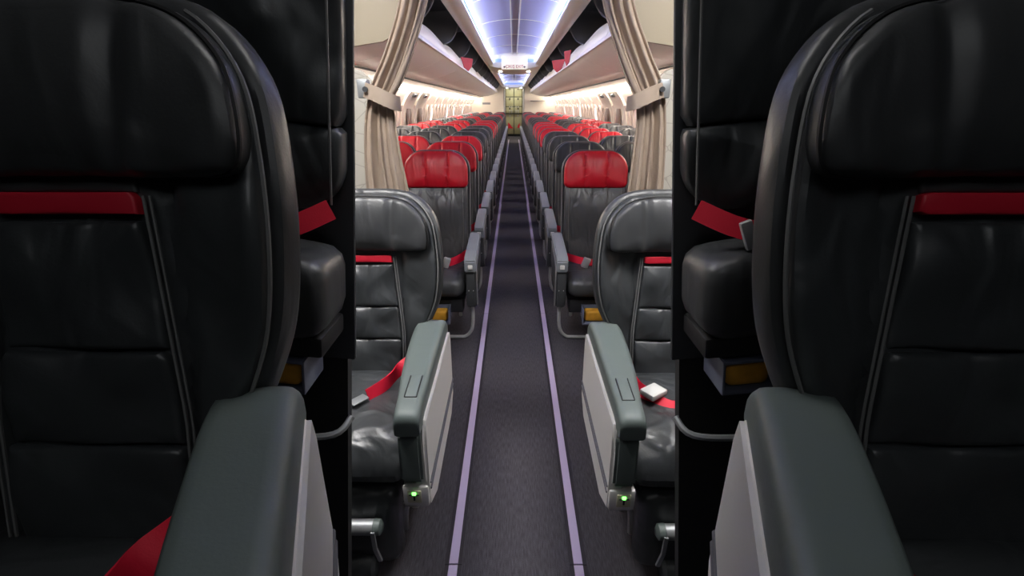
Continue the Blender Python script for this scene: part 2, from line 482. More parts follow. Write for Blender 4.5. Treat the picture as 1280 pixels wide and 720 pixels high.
# ------------------------------------------------------------------ overhead bins (open, dark inside)
ordn = ['first', 'second', 'third', 'fourth', 'fifth', 'sixth', 'seventh', 'eighth', 'ninth', 'tenth', 'eleventh', 'twelfth', 'thirteenth', 'fourteenth', 'fifteenth', 'sixteenth', 'seventeenth', 'eighteenth', 'nineteenth', 'twentieth', 'twenty-first', 'twenty-second', 'twenty-third']
BL = 1.5
def bin_parts(r, s, L):
    g = 0.006
    # bucket: front face bulging to the scalloped top edge, underside sweeping out to the wall
    bm = bmesh.new()
    NY, rows = 14, []
    for j in range(NY + 1):
        t = j / NY; y = g + (L - 2 * g) * t
        sc = 0.038 * math.sin(PI * t) ** 0.8
        prof = [(0.735, 2.00 + sc), (0.70, 1.975 + sc * 0.6), (0.685, 1.90), (0.70, 1.875)]
        prof += [(0.72 + 0.55 * k / 7, 1.868 - 0.145 * (k / 7) ** 1.0 - 0.035 * math.sin(PI * k / 7)) for k in range(1, 8)]
        prof += [(1.27, 1.76), (1.20, 1.80), (0.80, 1.91), (0.75, 1.995 + sc)]
        rows.append([bm.verts.new((s * p[0], y, p[1])) for p in prof])
    m = len(rows[0])
    for j in range(NY):
        for k in range(m): bm.faces.new((rows[j][k], rows[j][(k + 1) % m], rows[j + 1][(k + 1) % m], rows[j + 1][k]))
    bm.faces.new(rows[0]); bm.faces.new(rows[-1][::-1])
    obj('bucket', bm, cream2, r, angle=50)
    bm = bmesh.new(); box(bm, s * 0.683, L / 2, 1.885, 0.018, L - 2 * g, 0.030, 0.004); obj('bin_rail', bm, rail_m, r)
    bm = bmesh.new()   # dark lining: back and ceiling of the compartment
    prism(bm, [(s * 1.25, 1.80), (s * 1.30, 1.80), (s * 1.20, 2.30), (s * 0.56, 2.34), (s * 0.56, 2.31), (s * 1.16, 2.27)], 'y', g, L - g)
    obj('lining', bm, bindark, r)
    bm = bmesh.new()
    prof = [(0.56, 2.30), (0.545, 2.22), (0.575, 2.11), (0.64, 2.02), (0.74, 1.985), (1.2, 1.83), (1.16, 2.26)]
    prism(bm, [(s * p[0], p[1]) for p in prof], 'y', L - 0.035, L - g); obj('divider', bm, bindark2, r)
    bm = bmesh.new(); tube(bm, [(s * p[0], L - 0.04, p[1]) for p in smooth_path([(0.545, 0, 2.22), (0.575, 0, 2.11), (0.64, 0, 2.02), (0.74, 0, 1.985)], 3) for p in [(p.x, p.z)]], 0.006, 6)
    obj('divider_edge', bm, piping_m, r)
    bm = bmesh.new(); box(bm, s * 0.80, L * 0.5, 2.03, 0.06, 0.10, 0.05, 0.012); obj('latch', bm, bindark2, r)
for s, side in ((-1, 'left'), (1, 'right')):
    proto = None
    for i in range(13):
        y = 2.45 + BL * i
        lab = 'open cream overhead bin with dark inside, %s from the curtains along the %s side' % (ordn[i], side)
        if proto is None:
            proto = thing('overhead_bin', lab, 'overhead bin', (0, y, 0), 0, 'open overhead bins'); bin_parts(proto, s, BL); r = proto
        else:
            r = copy_tree(proto); r.location = (0, y, 0); r['label'] = lab
# red pouches hanging on bins
for s, y, sz, lab in ((-1, 6.9, 0.62, 'red cloth pouch hanging on the left overhead bins'),
                      (1, 6.0, 0.3, 'narrow red tag hanging on the right overhead bins, nearer of the two there'),
                      (1, 7.2, 0.7, 'broad red cloth pouch on the right overhead bins behind the narrow red tag')):
    bm = bmesh.new()
    O = [(-0.16 * sz, 0.11), (0.16 * sz, 0.10), (0.12 * sz, 0.0), (0.03 * sz, -0.05), (-0.08 * sz, -0.01)]
    prism(bm, O, 'x', -0.006, 0.006)
    o = obj('red_pouch', bm, red_leather, loc=(s * 0.610, y, 1.885)); o.rotation_euler = (0, 0, s * 0.8)
    tag(o, lab, 'pouch', 'red pouches on the bins')

# ------------------------------------------------------------------ rear end: bulkheads and galley
for s, nm in ((-1, 'wall_rear_left'), (1, 'wall_rear_right')):
    bm = bmesh.new()
    box(bm, s * 1.13 + AX, Y_END + 0.04, 1.15, 1.42, 0.08, 2.3); struct(nm, bm, cream)
for s, nm in ((-1, 'trim_401'), (1, 'trim_402')):
    bm = bmesh.new(); box(bm, AX + s * 0.43, Y_END + 1.2, 1.1, 0.04, 2.2, 2.2); struct(nm, bm, cream)
    bm = bmesh.new(); box(bm, AX + s * 0.41, Y_END - 0.02, 1.12, 0.05, 0.05, 2.2, 0.01); struct('trim_%d' % (403 + (s > 0)), bm, steel)
gl = thing('galley_unit', 'yellowish metal galley wall with latched lockers at the far end of the aisle', 'galley', (AX, 23.9, 0))
bm = bmesh.new(); box(bm, 0, 0.25, 1.13, 0.80, 0.5, 2.26); obj('galley_body', bm, galley_d, gl)
bm = bmesh.new(); box(bm, 0, -0.02, 0.03, 0.80, 0.05, 0.10); obj('plinth', bm, black_pl, gl)
for x in (-0.19, 0.19):
    for z0, z1 in ((0.1, 0.98), (1.04, 1.30), (1.33, 1.72), (1.75, 2.15)):
        bm = bmesh.new(); box(bm, x, -0.015, (z0 + z1) / 2, 0.35, 0.03, z1 - z0, 0.01); d = obj('locker_door', bm, galley_m, gl)
        bm = bmesh.new(); box(bm, x, -0.04, z1 - 0.07, 0.06, 0.03, 0.09, 0.008); obj('latch', bm, galley_d if z0 > 1 else steel, d)
bm = bmesh.new(); box(bm, 0, -0.06, 1.01, 0.80, 0.10, 0.03, 0.006); obj('worktop', bm, galley_d, gl)
bm = bmesh.new()
for x in (-0.2, -0.1, 0.1, 0.2):
    tube(bm, [(x, -0.08, 1.03), (x, -0.08, 1.13), (x, -0.11, 1.15)], 0.018, 8); box(bm, x, -0.05, 1.30, 0.05, 0.05, 0.06, 0.01)
obj('tap', bm, steel, gl)
bm = bmesh.new(); prism(bm, [(-0.27, 0.62), (-0.27, 0.36), (0.0, 0.36), (-0.10, 0.42), (-0.2, 0.56)], 'y', -0.045, -0.032); obj('red_sign', bm, red_trim, gl)
bm = bmesh.new(); prism(bm, [(0.27, 0.60), (0.27, 0.38), (0.16, 0.38), (0.2, 0.5)], 'y', -0.045, -0.032); obj('red_sign', bm, red_trim, gl)
bm = bmesh.new(); box(bm, 0, 23.0, 2.26, 0.5, 1.0, 0.03); tag(obj('overhead_emitter', bm, rear_light_m), 'bright lamp in the ceiling of the far galley', 'lamp')
bm = bmesh.new(); box(bm, 1.5, Y_END - 0.3, 1.60, 0.2, 0.3, 0.05, 0.01); tag(obj('doorway_glow', bm, rear_light_m), 'added glow box standing in for light from the rear right doorway', 'lamp')  # added glowing box in place of light from the rear doorway
bm = bmesh.new(); box(bm, -1.15, Y_END - 0.01, 1.45, 0.34, 0.02, 0.08, 0.006); tag(obj('wall_placard', bm, piping_m), 'small grey placard on the rear wall left of the galley', 'placard')
bm = bmesh.new(); box(bm, 1.0, Y_END - 0.25, 1.55, 0.6, 0.4, 0.03, 0.01); tag(obj('wall_shelf', bm, piping_m), 'thin grey shelf on the rear wall right of the galley', 'shelf')

# ------------------------------------------------------------------ floor path strips
seg = [(1.16 + 2.04 * k) for k in range(-1, 12)]
for s, side in ((-1, 'left'), (1, 'right')):
    for i, y0 in enumerate(seg[:-2]):
        y1 = min(y0 + 2.035, 21.5); L = y1 - y0
        far = y0 > 7
        x = AX - 0.006 + s * (0.212 if far else 0.207)
        lab = 'lilac floor path strip segment, %s one from the camera along the %s of the aisle' % (ordn[i], side)
        r = thing('floor_strip', lab, 'floor strip', (x, y0, 0), 0, 'lilac floor path strips')
        bm = bmesh.new(); box(bm, 0, L / 2, 0.003, 0.030, L, 0.006, 0.001, 1); obj('strip', bm, strip_m, r)
        for q in (-1, 1):
            bm = bmesh.new(); box(bm, q * 0.0215, L / 2, 0.002, 0.013, L + 0.003, 0.004); obj('edging', bm, stripedge_m, r)

# ------------------------------------------------------------------ economy seats
def eco_seat(red, aisle, label, sgn):
    r = thing('economy_seat', label, 'seat')
    r['group'] = 'economy seats'
    rec = math.radians(11)
    up = Vector((0, math.sin(rec), math.cos(rec))); nn = Vector((0, -math.cos(rec), math.sin(rec)))
    base = Vector((0, 0.20, 0.42))
    def fm(u, v, n):
        curl = 0.03 * (abs(u) / 0.22) ** 3
        return base + up * v + nn * (n + curl) + Vector((u, 0, 0))
    # shell
    bm = bmesh.new(); pad(bm, rrect(0.223, 0.742, 0.135, 0.03, 10), 0.035, 0.008, 0.0, lambda u, v, n: fm(u, v, n - 0.045), 72, 4); obj('back_shell', bm, shell_m, r)
    bm = bmesh.new(); P = resample(rrect(0.219, 0.738, 0.131, 0.03, 10), 72)
    tube(bm, [fm(u, v, -0.024) for u, v in P if v > 0.02], 0.003, 5); obj('piping', bm, piping_m, r)
    # backrest
    def sh(u, v): return 0.010 * math.cos(v * 18) * (1 - (u / .22) ** 2) - 0.012 * math.exp(-((v - 0.14) / 0.008) ** 2)
    bm = bmesh.new(); pad(bm, rrect(0.205, 0.52, 0.03, 0.06, 6), 0.06, 0.022, 0.012, fm, 64, 9, sh); br = obj('backrest', bm, eco_leather, r)
    for q in (-1, 1):
        bm = bmesh.new(); tube(bm, [fm(q * 0.165 + q * 0.012 * math.sin(v * 5), v, 0.036 + 0.006 * math.cos(v * 18)) for v in [0.06 + 0.44 * k / 12 for k in range(13)]], 0.0022, 5)
        obj('stitching', bm, thread_m, br)
    # headrest
    bm = bmesh.new()
    O = rrect(0.210, 0.240, 0.125, 0.035, 10)
    def hs(u, v): return -0.012 * math.exp(-((abs(u) - 0.075 - 0.02 * (v - .6)) / 0.006) ** 2)
    pad(bm, [(u, v + 0.487) for u, v in O], 0.075, 0.026, 0.018, lambda u, v, n: fm(u, v, n + 0.014), 96, 14, hs)
    hr = obj('headrest', bm, red_leather if red else eco_black, r)
    bm = bmesh.new()
    P = resample([(u, v + 0.487) for u, v in rrect(0.208, 0.238, 0.123, 0.035, 10)], 60)
    tube(bm, [fm(u, v, 0.018) for u, v in P], 0.003, 5, closed=True); obj('piping', bm, piping_m, hr)
    # cushion
    bm = bmesh.new()
    def cm(u, v, n): return Vector((u, 0.19 - v, 0.395 + n - 0.03 * (v / 0.46) ** 6 * 1.0))
    pad(bm, rrect(0.215, 0.46, 0.05, 0.03, 6), 0.11, 0.045, 0.015, cm, 56, 6); obj('seat_cushion', bm, leather_flat, r)
    bm = bmesh.new(); box(bm, 0, 0.0, 0.31, 0.42, 0.40, 0.06, 0.01); obj('seat_frame', bm, black_pl, r)
    # belt
    bm = bmesh.new()
    pts = smooth_path([(-0.20, 0.12, 0.47), (-0.12, 0.0, 0.478), (-0.02, -0.08, 0.484), (0.07, -0.09, 0.484), (0.15, 0.0, 0.482), (0.21, 0.10, 0.50)], 5)
    band(bm, pts, 0.024, 0.0018, lambda i: (0.1, 0.6, 0.55)); bl = obj('seat_belt', bm, red_web, r)
    bm = bmesh.new(); box(bm, 0.09 * -sgn, -0.095, 0.492, 0.045, 0.03, 0.065, 0.006, rot=Matrix.Rotation(0.35, 4, 'Y')); obj('buckle', bm, chrome, bl)
    # legs
    if aisle:
        q = -sgn   # aisle side
        bm = bmesh.new()
        ax = q * 0.258
        prism(bm, [(-0.27, 0.30), (-0.27, 0.50), (-0.25, 0.555), (0.16, 0.60), (0.19, 0.57), (0.19, 0.42), (-0.10, 0.30), (-0.14, 0.25), (-0.25, 0.25)], 'x', ax - 0.030, ax + 0.030)
        bmesh.ops.bevel(bm, geom=bm.edges[:], offset=0.008, segments=2, affect='EDGES'); ap = obj('arm_panel', bm, armdark_m, r)
        bm = bmesh.new()
        prism(bm, [(-0.285, 0.49), (-0.29, 0.56), (-0.26, 0.585), (0.16, 0.625), (0.18, 0.60), (0.16, 0.585), (-0.25, 0.545), (-0.265, 0.49)], 'x', ax - 0.035, ax + 0.035)
        bmesh.ops.bevel(bm, geom=bm.edges[:], offset=0.007, segments=2, affect='EDGES'); ac = obj('armrest', bm, armcap_m, r)
        bm = bmesh.new(); box(bm, ax, -0.291, 0.525, 0.028, 0.008, 0.028, 0.004); obj('recline_button', bm, white_pl, ac)
        bm = bmesh.new()
        for sx in (-1, 1): box(bm, ax + sx * 0.014, -0.272, 0.37, 0.006, 0.006, 0.006, 0.002)
        obj('screw', bm, chrome, ap)
        bm = bmesh.new(); lp = smooth_path([(ax, -0.20, 0.27), (ax + q * 0.0, -0.20, 0.15), (ax - q * 0.012, -0.19, 0.07), (ax - q * 0.05, -0.18, 0.02), (ax - q * 0.11, -0.18, 0.013), (ax - q * 0.40, -0.18, 0.013)], 5)
        tube(bm, lp, 0.011, 8); obj('leg', bm, chrome, r)
        bm = bmesh.new(); tube(bm, [(ax - q * 0.12, 0.14, 0.30), (ax - q * 0.12, 0.16, 0.012)], 0.012, 8); obj('leg', bm, chrome, r)
        bm = bmesh.new(); box(bm, q * 0.10, -0.17, 0.245, 0.2, 0.1, 0.09, 0.01); obj('under_seat_box', bm, black_pl, r)
        bm = bmesh.new(); tube(bm, smooth_path([(ax + q * 0.037, -0.25, 0.26), (ax + q * 0.037, -0.27, 0.42), (ax + q * 0.037, -0.24, 0.53), (ax + q * 0.037, 0.1, 0.58)], 4), 0.0028, 5); obj('arm_piping', bm, piping_m, r)
    else:
        bm = bmesh.new(); box(bm, sgn * -0.245, -0.02, 0.575, 0.045, 0.36, 0.05, 0.014, 3); obj('armrest', bm, armcap_m, r)
        bm = bmesh.new(); box(bm, sgn * -0.245, 0.15, 0.46, 0.03, 0.05, 0.22, 0.01); obj('arm_hinge', bm, armdark_m, r)
        for yy in (-0.16, 0.14):
            bm = bmesh.new(); tube(bm, [(0, yy, 0.30), (0, yy, 0.0)], 0.014, 8); obj('leg', bm, chrome, r)
    return r

COLS = {-1: (-0.515, -1.02, -1.52), 1: (0.548, 1.05, 1.55)}
NAMES = ('aisle', 'middle', 'window')
PAT = {(-1, 0): 'RRRBBBRRRBBBBRRBBBRRBB', (-1, 1): 'RRRBBBRRRBBRRBBBRRRBBB', (-1, 2): 'BRRBBBRRRBBBRRBBBRBBBB',
       (1, 0): 'RBBBRRRRBBBBRRRBBBRRBB', (1, 1): 'BBBRRRRBBBRRRBBBRRBBRR', (1, 2): 'BBRRBBBRRRBBBRRBBRRBBB'}
HIDE = set()
protos = {}
NROW = 22
for row in range(NROW):
    for s in (-1, 1):
        for c in range(3):
            if (row, s, c) in HIDE: continue
            red = PAT[(s, c)][row] == 'R'
            key = (red, s, c == 0)
            side = 'left' if s < 0 else 'right'
            lab = '%s leather seat in the %s economy row behind the curtains, %s %s seat' % ('red-headed' if red else 'all-black', ordn[row], side, NAMES[c])
            if key not in protos:
                r = protos[key] = eco_seat(red, c == 0, lab, s)
            else:
                r = copy_tree(protos[key]); r['label'] = lab
            r.location = (COLS[s][c], 2.99 + 0.79 * row, 0)
# yellow life vests in a clear pouch under the two first aisle seats
for o in list(C.objects):
    if o.parent is None and o.name.startswith('economy_seat') and abs(o.location.y - 2.99) < 0.01 and 'aisle' in o['label']:
        q = 1 if o.location.x < 0 else -1
        bm = bmesh.new(); box(bm, q * 0.045, -0.275, 0.215, 0.13, 0.07, 0.065, 0.014, 3); lv = obj('life_vest', bm, yellow_m, o)
        bm = bmesh.new(); box(bm, q * 0.03, -0.275, 0.172, 0.19, 0.10, 0.012, 0.004); box(bm, q * 0.122, -0.275, 0.215, 0.008, 0.10, 0.10, 0.003); box(bm, q * 0.03, -0.225, 0.215, 0.19, 0.006, 0.09, 0.002)
        obj('pouch', bm, clear_m, lv)

# ------------------------------------------------------------------ business seats
def biz_seat(label, sgn, belt, legs=0.0, foot=True, group='wide leather seats beside the aisle', name='business_seat', low=0.0, arm_in=0.0, ws=1.0, toe=0.0):
    """sgn -1: aisle arm on the +x side"""
    r = thing(name, label, 'seat'); r['group'] = group
    q = -sgn
    rec = math.radians(14)
    up = Vector((0, math.sin(rec), math.cos(rec))); nn = Vector((0, -math.cos(rec), math.sin(rec)))
    base = Vector((0, 0.20, 0.42))
    def fm(u, v, n):
        curl = 0.055 * (min(abs(u), 0.30) / 0.27) ** 4
        return base + up * v + nn * (n + curl) + Vector((u, 0, 0))
    # shell outline, wide shoulder narrowing towards the arm
    SH = smooth_path([(0.0, 0.735, 0), (0.10, 0.732, 0), (0.18, 0.705, 0), (0.245, 0.63, 0), (0.268, 0.53, 0), (0.273, 0.42, 0), (0.260, 0.32, 0), (0.224, 0.235, 0), (0.186, 0.165, 0), (0.168, 0.08, 0), (0.16, 0.0, 0)], 5)
    half = [(p.x * ws, p.y) for p in SH]
    full = half + [(-u, v) for u, v in half[::-1][:-1]]
    full = full[::-1]
    bm = bmesh.new(); pad(bm, full, 0.07, 0.022, 0.0, lambda u, v, n: fm(u, v, n - 0.03), 110, 6); obj('back_shell', bm, leather_flat, r)
    # side bolsters (front upholstery inside the shell)
    inn = [(u * 0.925, v * 0.965 + 0.004) for u, v in full]
    def bs(u, v):
        d = 0.0
        d += 0.008 * math.cos(v * 24 + u * 9) * math.exp(-((abs(u) - 0.17) / 0.05) ** 2)
        d -= 0.012 * math.exp(-((abs(u) - 0.118 + 0.02 * (v - 0.3)) / 0.010) ** 2)
        return d
    bm = bmesh.new(); pad(bm, inn, 0.055, 0.022, 0.004, lambda u, v, n: fm(u, v, n + 0.008), 110, 16, bs); bo = obj('bolster', bm, leather, r)
    for k in (1, -1):
        bm = bmesh.new(); tube(bm, [fm(k * u * 0.945, v * 0.972 + 0.004, 0.016) for u, v in half if v > 0.12 and v < 0.72], 0.0028, 5)
        obj('edge_piping', bm, thread_m, bo)
    # centre panel
    pw = lambda v: 0.112 - 0.030 * max(0, (v - 0.2)) / 0.3
    def P(v0, v1):
        return [(pw(v0), v0), (pw(v1), v1), (-pw(v1), v1), (-pw(v0), v0)]
    cuts = [0.015, 0.165, 0.29, 0.452]
    for i in range(3):
        def ps(u, v): return 0.004 * math.cos(u * 30 + v * 26 + i * 2) + 0.003 * math.cos(v * 46 - u * 17)
        bm = bmesh.new()
        pad(bm, resample(P(cuts[i] + 0.002, cuts[i + 1] - 0.002), 48), 0.06, 0.010, 0.007, lambda u, v, n: fm(u, v, n + 0.020), 96, 16, ps)
        obj('back_cushion', bm, leather, r)
    bm = bmesh.new(); pad(bm, resample(P(0.458, 0.484), 40), 0.06, 0.004, 0.001, lambda u, v, n: fm(u, v, n + 0.022), 40, 3); obj('red_band', bm, red_trim, r)
    bm = bmesh.new(); pad(bm, resample(P(0.484, 0.53), 40), 0.06, 0.006, 0.001, lambda u, v, n: fm(u, v, n + 0.014), 40, 3); obj('neck_band', bm, leather_flat, r)
    for k in (1, -1):
        for o_, rr in ((0.006, 0.0022), (0.014, 0.0018)):
            bm = bmesh.new(); tube(bm, [fm(k * (pw(v) + o_), v, 0.044) for v in [0.02 + 0.46 * j / 16 for j in range(17)]], rr, 5)
            obj('stitching', bm, thread_m, bo)
    # headrest with two side wings
    HO = [(0.0, 0.70), (0.09, 0.696), (0.155, 0.675), (0.205, 0.625), (0.222, 0.57), (0.222, 0.52), (0.20, 0.502), (0.10, 0.500), (0.0, 0.502)]
    hh = [(p.x, p.y) for p in smooth_path([(u, v, 0) for u, v in HO], 5)]
    hf = (hh + [(-u, v) for u, v in hh[::-1][1:-1]])[::-1]
    def hs(u, v):
        d = -0.011 * math.exp(-((abs(u) - 0.088 - 0.03 * (v - 0.6)) / 0.016) ** 2)
        d += 0.012 * math.exp(-((abs(u) - 0.10) / 0.03) ** 2) * max(0, (0.56 - v) / 0.08)
        return d + 0.003 * math.cos(u * 70) * max(0, (0.60 - v) / 0.1)
    bm = bmesh.new(); pad(bm, hf, 0.070, 0.022, 0.014, lambda u, v, n: fm(u, v, n + 0.038), 200, 44, hs); hd = obj('headrest', bm, leather_flat, r)
    bm = bmesh.new()
    tube(bm, [fm(u * 1.012, v + 0.002, 0.052) for u, v in hh + [(-u, v) for u, v in hh[::-1][1:-1]]], 0.003, 5, closed=True); obj('headrest_piping', bm, seam_m, hd)
    # seat cushion
    bm = bmesh.new()
    def cm(u, v, n): return Vector((u, 0.20 - v, 0.40 + n + 0.012 * math.sin(v * 5) - 0.05 * max(0, (v - 0.40) / 0.1) ** 2 * (1 if n > 0 else 0)))
    pad(bm, rrect(0.232, 0.51, 0.06, 0.03, 6), 0.14, 0.05, 0.012, cm, 72, 9, lambda u, v: 0.004 * math.cos(u * 20 + v * 9)); obj('seat_cushion', bm, leather, r)
    # aisle arm
    ax = q * (0.242 - arm_in)
    ST = smooth_path([(-0.345, 0.590, 0.036), (-0.335, 0.625, 0.037), (-0.26, 0.638, 0.039), (-0.12, 0.647, 0.047), (0.05, 0.652, 0.053), (0.18, 0.654, 0.055), (0.245, 0.648, 0.050), (0.275, 0.625, 0.036)], 3)
    bm = bmesh.new(); g = []
    for p in ST:
        y, zt, hw = p.x, p.y, p.z
        xo = 0.037                                   # outer side stays straight, inner side swells
        xi = -(hw * 2 - 0.037)
        zb = min(zt - 0.02, 0.560 if y < -0.28 else 0.575)
        R0 = resample(rrect((xo - xi) / 2, zt - zb, min(0.016, (zt - zb) / 2.1), 0.008, 5), 28)
        g.append([bm.verts.new((ax + q * ((xo + xi) / 2 + u), y, zb + v)) for u, v in R0])
    for i in range(len(g) - 1):
        for k in range(28): bm.faces.new((g[i][k], g[i][(k + 1) % 28], g[i + 1][(k + 1) % 28], g[i + 1][k]))
    bm.faces.new(g[0]); bm.faces.new(g[-1][::-1]); at = obj('armrest', bm, arm_m, r, angle=50)
    bm = bmesh.new(); box(bm, ax + q * 0.0, -0.215, 0.6425, 0.032, 0.10, 0.004, 0.001, rot=Matrix.Rotation(0.10, 4, 'X')); lid = obj('control_lid', bm, arm_m, at)
    bm = bmesh.new()
    for k in (-1, 1): box(bm, ax + k * 0.018, -0.215, 0.6425, 0.002, 0.10, 0.005, 0, rot=Matrix.Rotation(0.10, 4, 'X'))
    box(bm, ax, -0.266, 0.637, 0.036, 0.002, 0.005, 0)
    obj('lid_gap', bm, seam_m, at)
    # front pillar of the arm
    bm = bmesh.new()
    prism(bm, [(-0.30, 0.36), (-0.325, 0.38), (-0.322, 0.53), (-0.30, 0.57), (-0.1, 0.58), (-0.1, 0.36)], 'x', ax - 0.036, ax + 0.030)
    bmesh.ops.bevel(bm, geom=bm.edges[:], offset=0.008, segments=2, affect='EDGES'); af = obj('arm_front', bm, arm_m, r)
    # pale side panel
    bm = bmesh.new()
    sp = [(-0.30, 0.585), (0.26, 0.60), (0.28, 0.55), (0.28, 0.30), (0.20, 0.24), (-0.20, 0.22), (-0.315, 0.275), (-0.31, 0.36), (-0.315, 0.5)]
    prism(bm, sp, 'x', ax + q * 0.006, ax + q * 0.046)
    bmesh.ops.bevel(bm, geom=bm.edges[:], offset=0.010, segments=3, affect='EDGES'); sd = obj('side_panel', bm, panel_m, r)
    bm = bmesh.new()
    for dz in (0.0, 0.022): tube(bm, [(ax + q * 0.0465, y, 0.335 + (y + 0.3) * 0.02 + dz) for y in (-0.30, 0.0, 0.27)], 0.004, 6)
    obj('trim_strip', bm, trimgrey_m, sd)
    # lower box with the little light
    bm = bmesh.new(); box(bm, ax + q * 0.004, -0.20, 0.318, 0.080, 0.24, 0.075, 0.008); lb = obj('lower_box', bm, panel_m, r)
    bm = bmesh.new(); box(bm, ax, -0.322, 0.322, 0.042, 0.005, 0.045, 0.002); st = obj('sticker', bm, label_m, lb)
    bm = bmesh.new(); box(bm, ax, -0.326, 0.336, 0.012, 0.006, 0.010, 0.002); obj('green_light', bm, green_led, st)
    bm = bmesh.new(); box(bm, ax, -0.3255, 0.318, 0.005, 0.004, 0.014, 0.0); box(bm, ax, -0.3255, 0.331, 0.030, 0.004, 0.003, 0.0); obj('sticker_mark', bm, seam_m, st)
    for o_ in (at, af, sd, lb):                      # the arm may splay towards its front
        for m_ in [o_] + list(o_.children_recursive):
            for v_ in m_.data.vertices: v_.co.x += q * toe * (0.25 - v_.co.y)
    # inner arm on the far side
    bm = bmesh.new(); box(bm, -ax - 0 * q, -0.03, 0.60, 0.07, 0.50, 0.07, 0.02, 3); obj('armrest', bm, arm_m, r)
    bm = bmesh.new(); box(bm, -ax, 0.02, 0.44, 0.05, 0.40, 0.28, 0.01); obj('arm_panel', bm, armdark_m, r)
    # frame and legs
    bm = bmesh.new(); box(bm, 0, -0.02, 0.305, 0.42, 0.42, 0.06, 0.01); obj('seat_frame', bm, black_pl, r)
    for k in (-1, 1):
        bm = bmesh.new()
        x0 = k * 0.17
        if k == q: x0 = q * 0.235
        tube(bm, smooth_path([(x0, -0.20, 0.30), (x0 - q * 0.0, -0.22, 0.24 - low * .5), (x0 - q * 0.02, -0.20, 0.17 - low * .5), (x0 - k * 0.06, -0.18, 0.15 - low * .5), (x0 - k * 0.08, -0.15, -low + 0.01)], 4), 0.012, 8); obj('leg', bm, chrome, r)
        bm = bmesh.new(); tube(bm, [(k * 0.17, 0.16, 0.30), (k * 0.17, 0.18, 0.0 - low)], 0.013, 8); obj('leg', bm, chrome, r)
    # calf rest, bar and foot roll
    if foot:
        bm = bmesh.new(); 
        def lm(u, v, n): return Vector((u, -0.285 - n + 0.03 * (v / 0.28), 0.05 + v))
        pad(bm, rrect(0.185, 0.27, 0.03, 0.03, 5), 0.09, 0.03, 0.01, lm, 56, 6); lr = obj('calf_rest', bm, leather, r)
        bm = bmesh.new(); tube(bm, [(-0.115, -0.345, 0.225), (0.115, -0.345, 0.225)], 0.024, 12); obj('foot_bar', bm, steel, lr)
        for k in (-1, 1):
            bm = bmesh.new(); tube(bm, [(k * 0.116, -0.345, 0.225), (k * 0.135, -0.345, 0.225), (k * 0.143, -0.345, 0.225)], [0.026, 0.024, 0.012], 12); obj('bar_end', bm, arm_m, lr)
            bm = bmesh.new(); band(bm, [(k * 0.118, -0.370, 0.23), (k * 0.122, -0.375, 0.17), (k * 0.130, -0.365, 0.11)], 0.006, 0.004, lambda i: (1, 0, 0)); obj('foot_lever', bm, steel, lr)
        bm = bmesh.new(); tube(bm, [(-0.105, -0.33, 0.05), (-0.095, -0.33, 0.05), (0.095, -0.33, 0.05), (0.105, -0.33, 0.05)], [0.03, 0.042, 0.042, 0.03], 14); obj('foot_roll', bm, leather, lr)
    # belt
    bm = bmesh.new()
    if belt == 'tongue':
        pts = smooth_path([(q * 0.185, 0.13, 0.57), (q * 0.135, 0.08, 0.535), (q * 0.095, 0.01, 0.512), (q * 0.045, -0.06, 0.505)], 6)
        band(bm, pts, 0.022, 0.0018, lambda i: (0.4 * q, 0.8, 0.5)); bl = obj('seat_belt', bm, red_web, r)
        bm = bmesh.new(); box(bm, 0, 0, 0, 0.06, 0.036, 0.004, 0.001); bmesh.ops.rotate(bm, verts=bm.verts, matrix=Matrix.Rotation(0.9 * q, 3, 'Z'))
        bmesh.ops.translate(bm, verts=bm.verts, vec=(q * 0.022, -0.085, 0.505)); obj('buckle_tongue', bm, steel, bl)
    else:
        pts = smooth_path([(q * 0.185, 0.10, 0.56), (q * 0.15, 0.03, 0.515), (q * 0.12, -0.03, 0.507), (q * 0.05, -0.09, 0.495), (-q * 0.06, -0.06, 0.49), (-q * 0.18, 0.02, 0.50)], 6)
        band(bm, pts, 0.022, 0.0018, lambda i: (0.1 * q, 0.8, 0.5)); bl = obj('seat_belt', bm, red_web, r)
        bm = bmesh.new(); box(bm, 0, 0, 0, 0.075, 0.06, 0.022, 0.006); bmesh.ops.rotate(bm, verts=bm.verts, matrix=Matrix.Rotation(-0.6 * q, 3, 'Z'))
        bmesh.ops.translate(bm, verts=bm.verts, vec=(q * 0.10, -0.05, 0.525)); obj('buckle', bm, white_pl, bl)
    return r
L1 = biz_seat('wide black leather seat with red band and grey arm, left of the bright aisle', -1, 'tongue')
L1.location = (AX - 0.555, 1.45, 0)
R1 = biz_seat('wide black leather seat with white belt buckle, right of the bright aisle', 1, 'buckle')
R1.location = (AX + 0.557, 1.435, 0)

# ------------------------------------------------------------------ class divider, header and curtains
YD = 2.35
for s, side in ((-1, 'left'), (1, 'right')):
    bm = bmesh.new()
    O = [(0.60, 0.0), (0.60, 1.42), (0.625, 1.52), (0.68, 1.57), (0.78, 1.59), (1.2, 1.60), (1.55, 1.60), (1.66, 1.35), (1.70, 1.0), (1.66, 0.5), (1.56, 0.0)]
    prism(bm, [(s * p[0], p[1]) for p in O], 'y', YD - 0.02, YD + 0.02)
    bmesh.ops.bevel(bm, geom=bm.edges[:], offset=0.006, segments=2, affect='EDGES')
    struct('wall_divider_%s' % side, bm, divider_m, angle=30)
    bm = bmesh.new()
    O = [(0.46, 2.30), (0.485, 1.80), (0.51, 1.725), (0.58, 1.69), (0.75, 1.665), (1.0, 1.65), (1.6, 1.64), (1.75, 2.30)]
    prism(bm, [(s * p[0], p[1]) for p in O], 'y', YD + 0.03, YD + 0.055)
    struct('wall_header_%s' % side, bm, header_m)

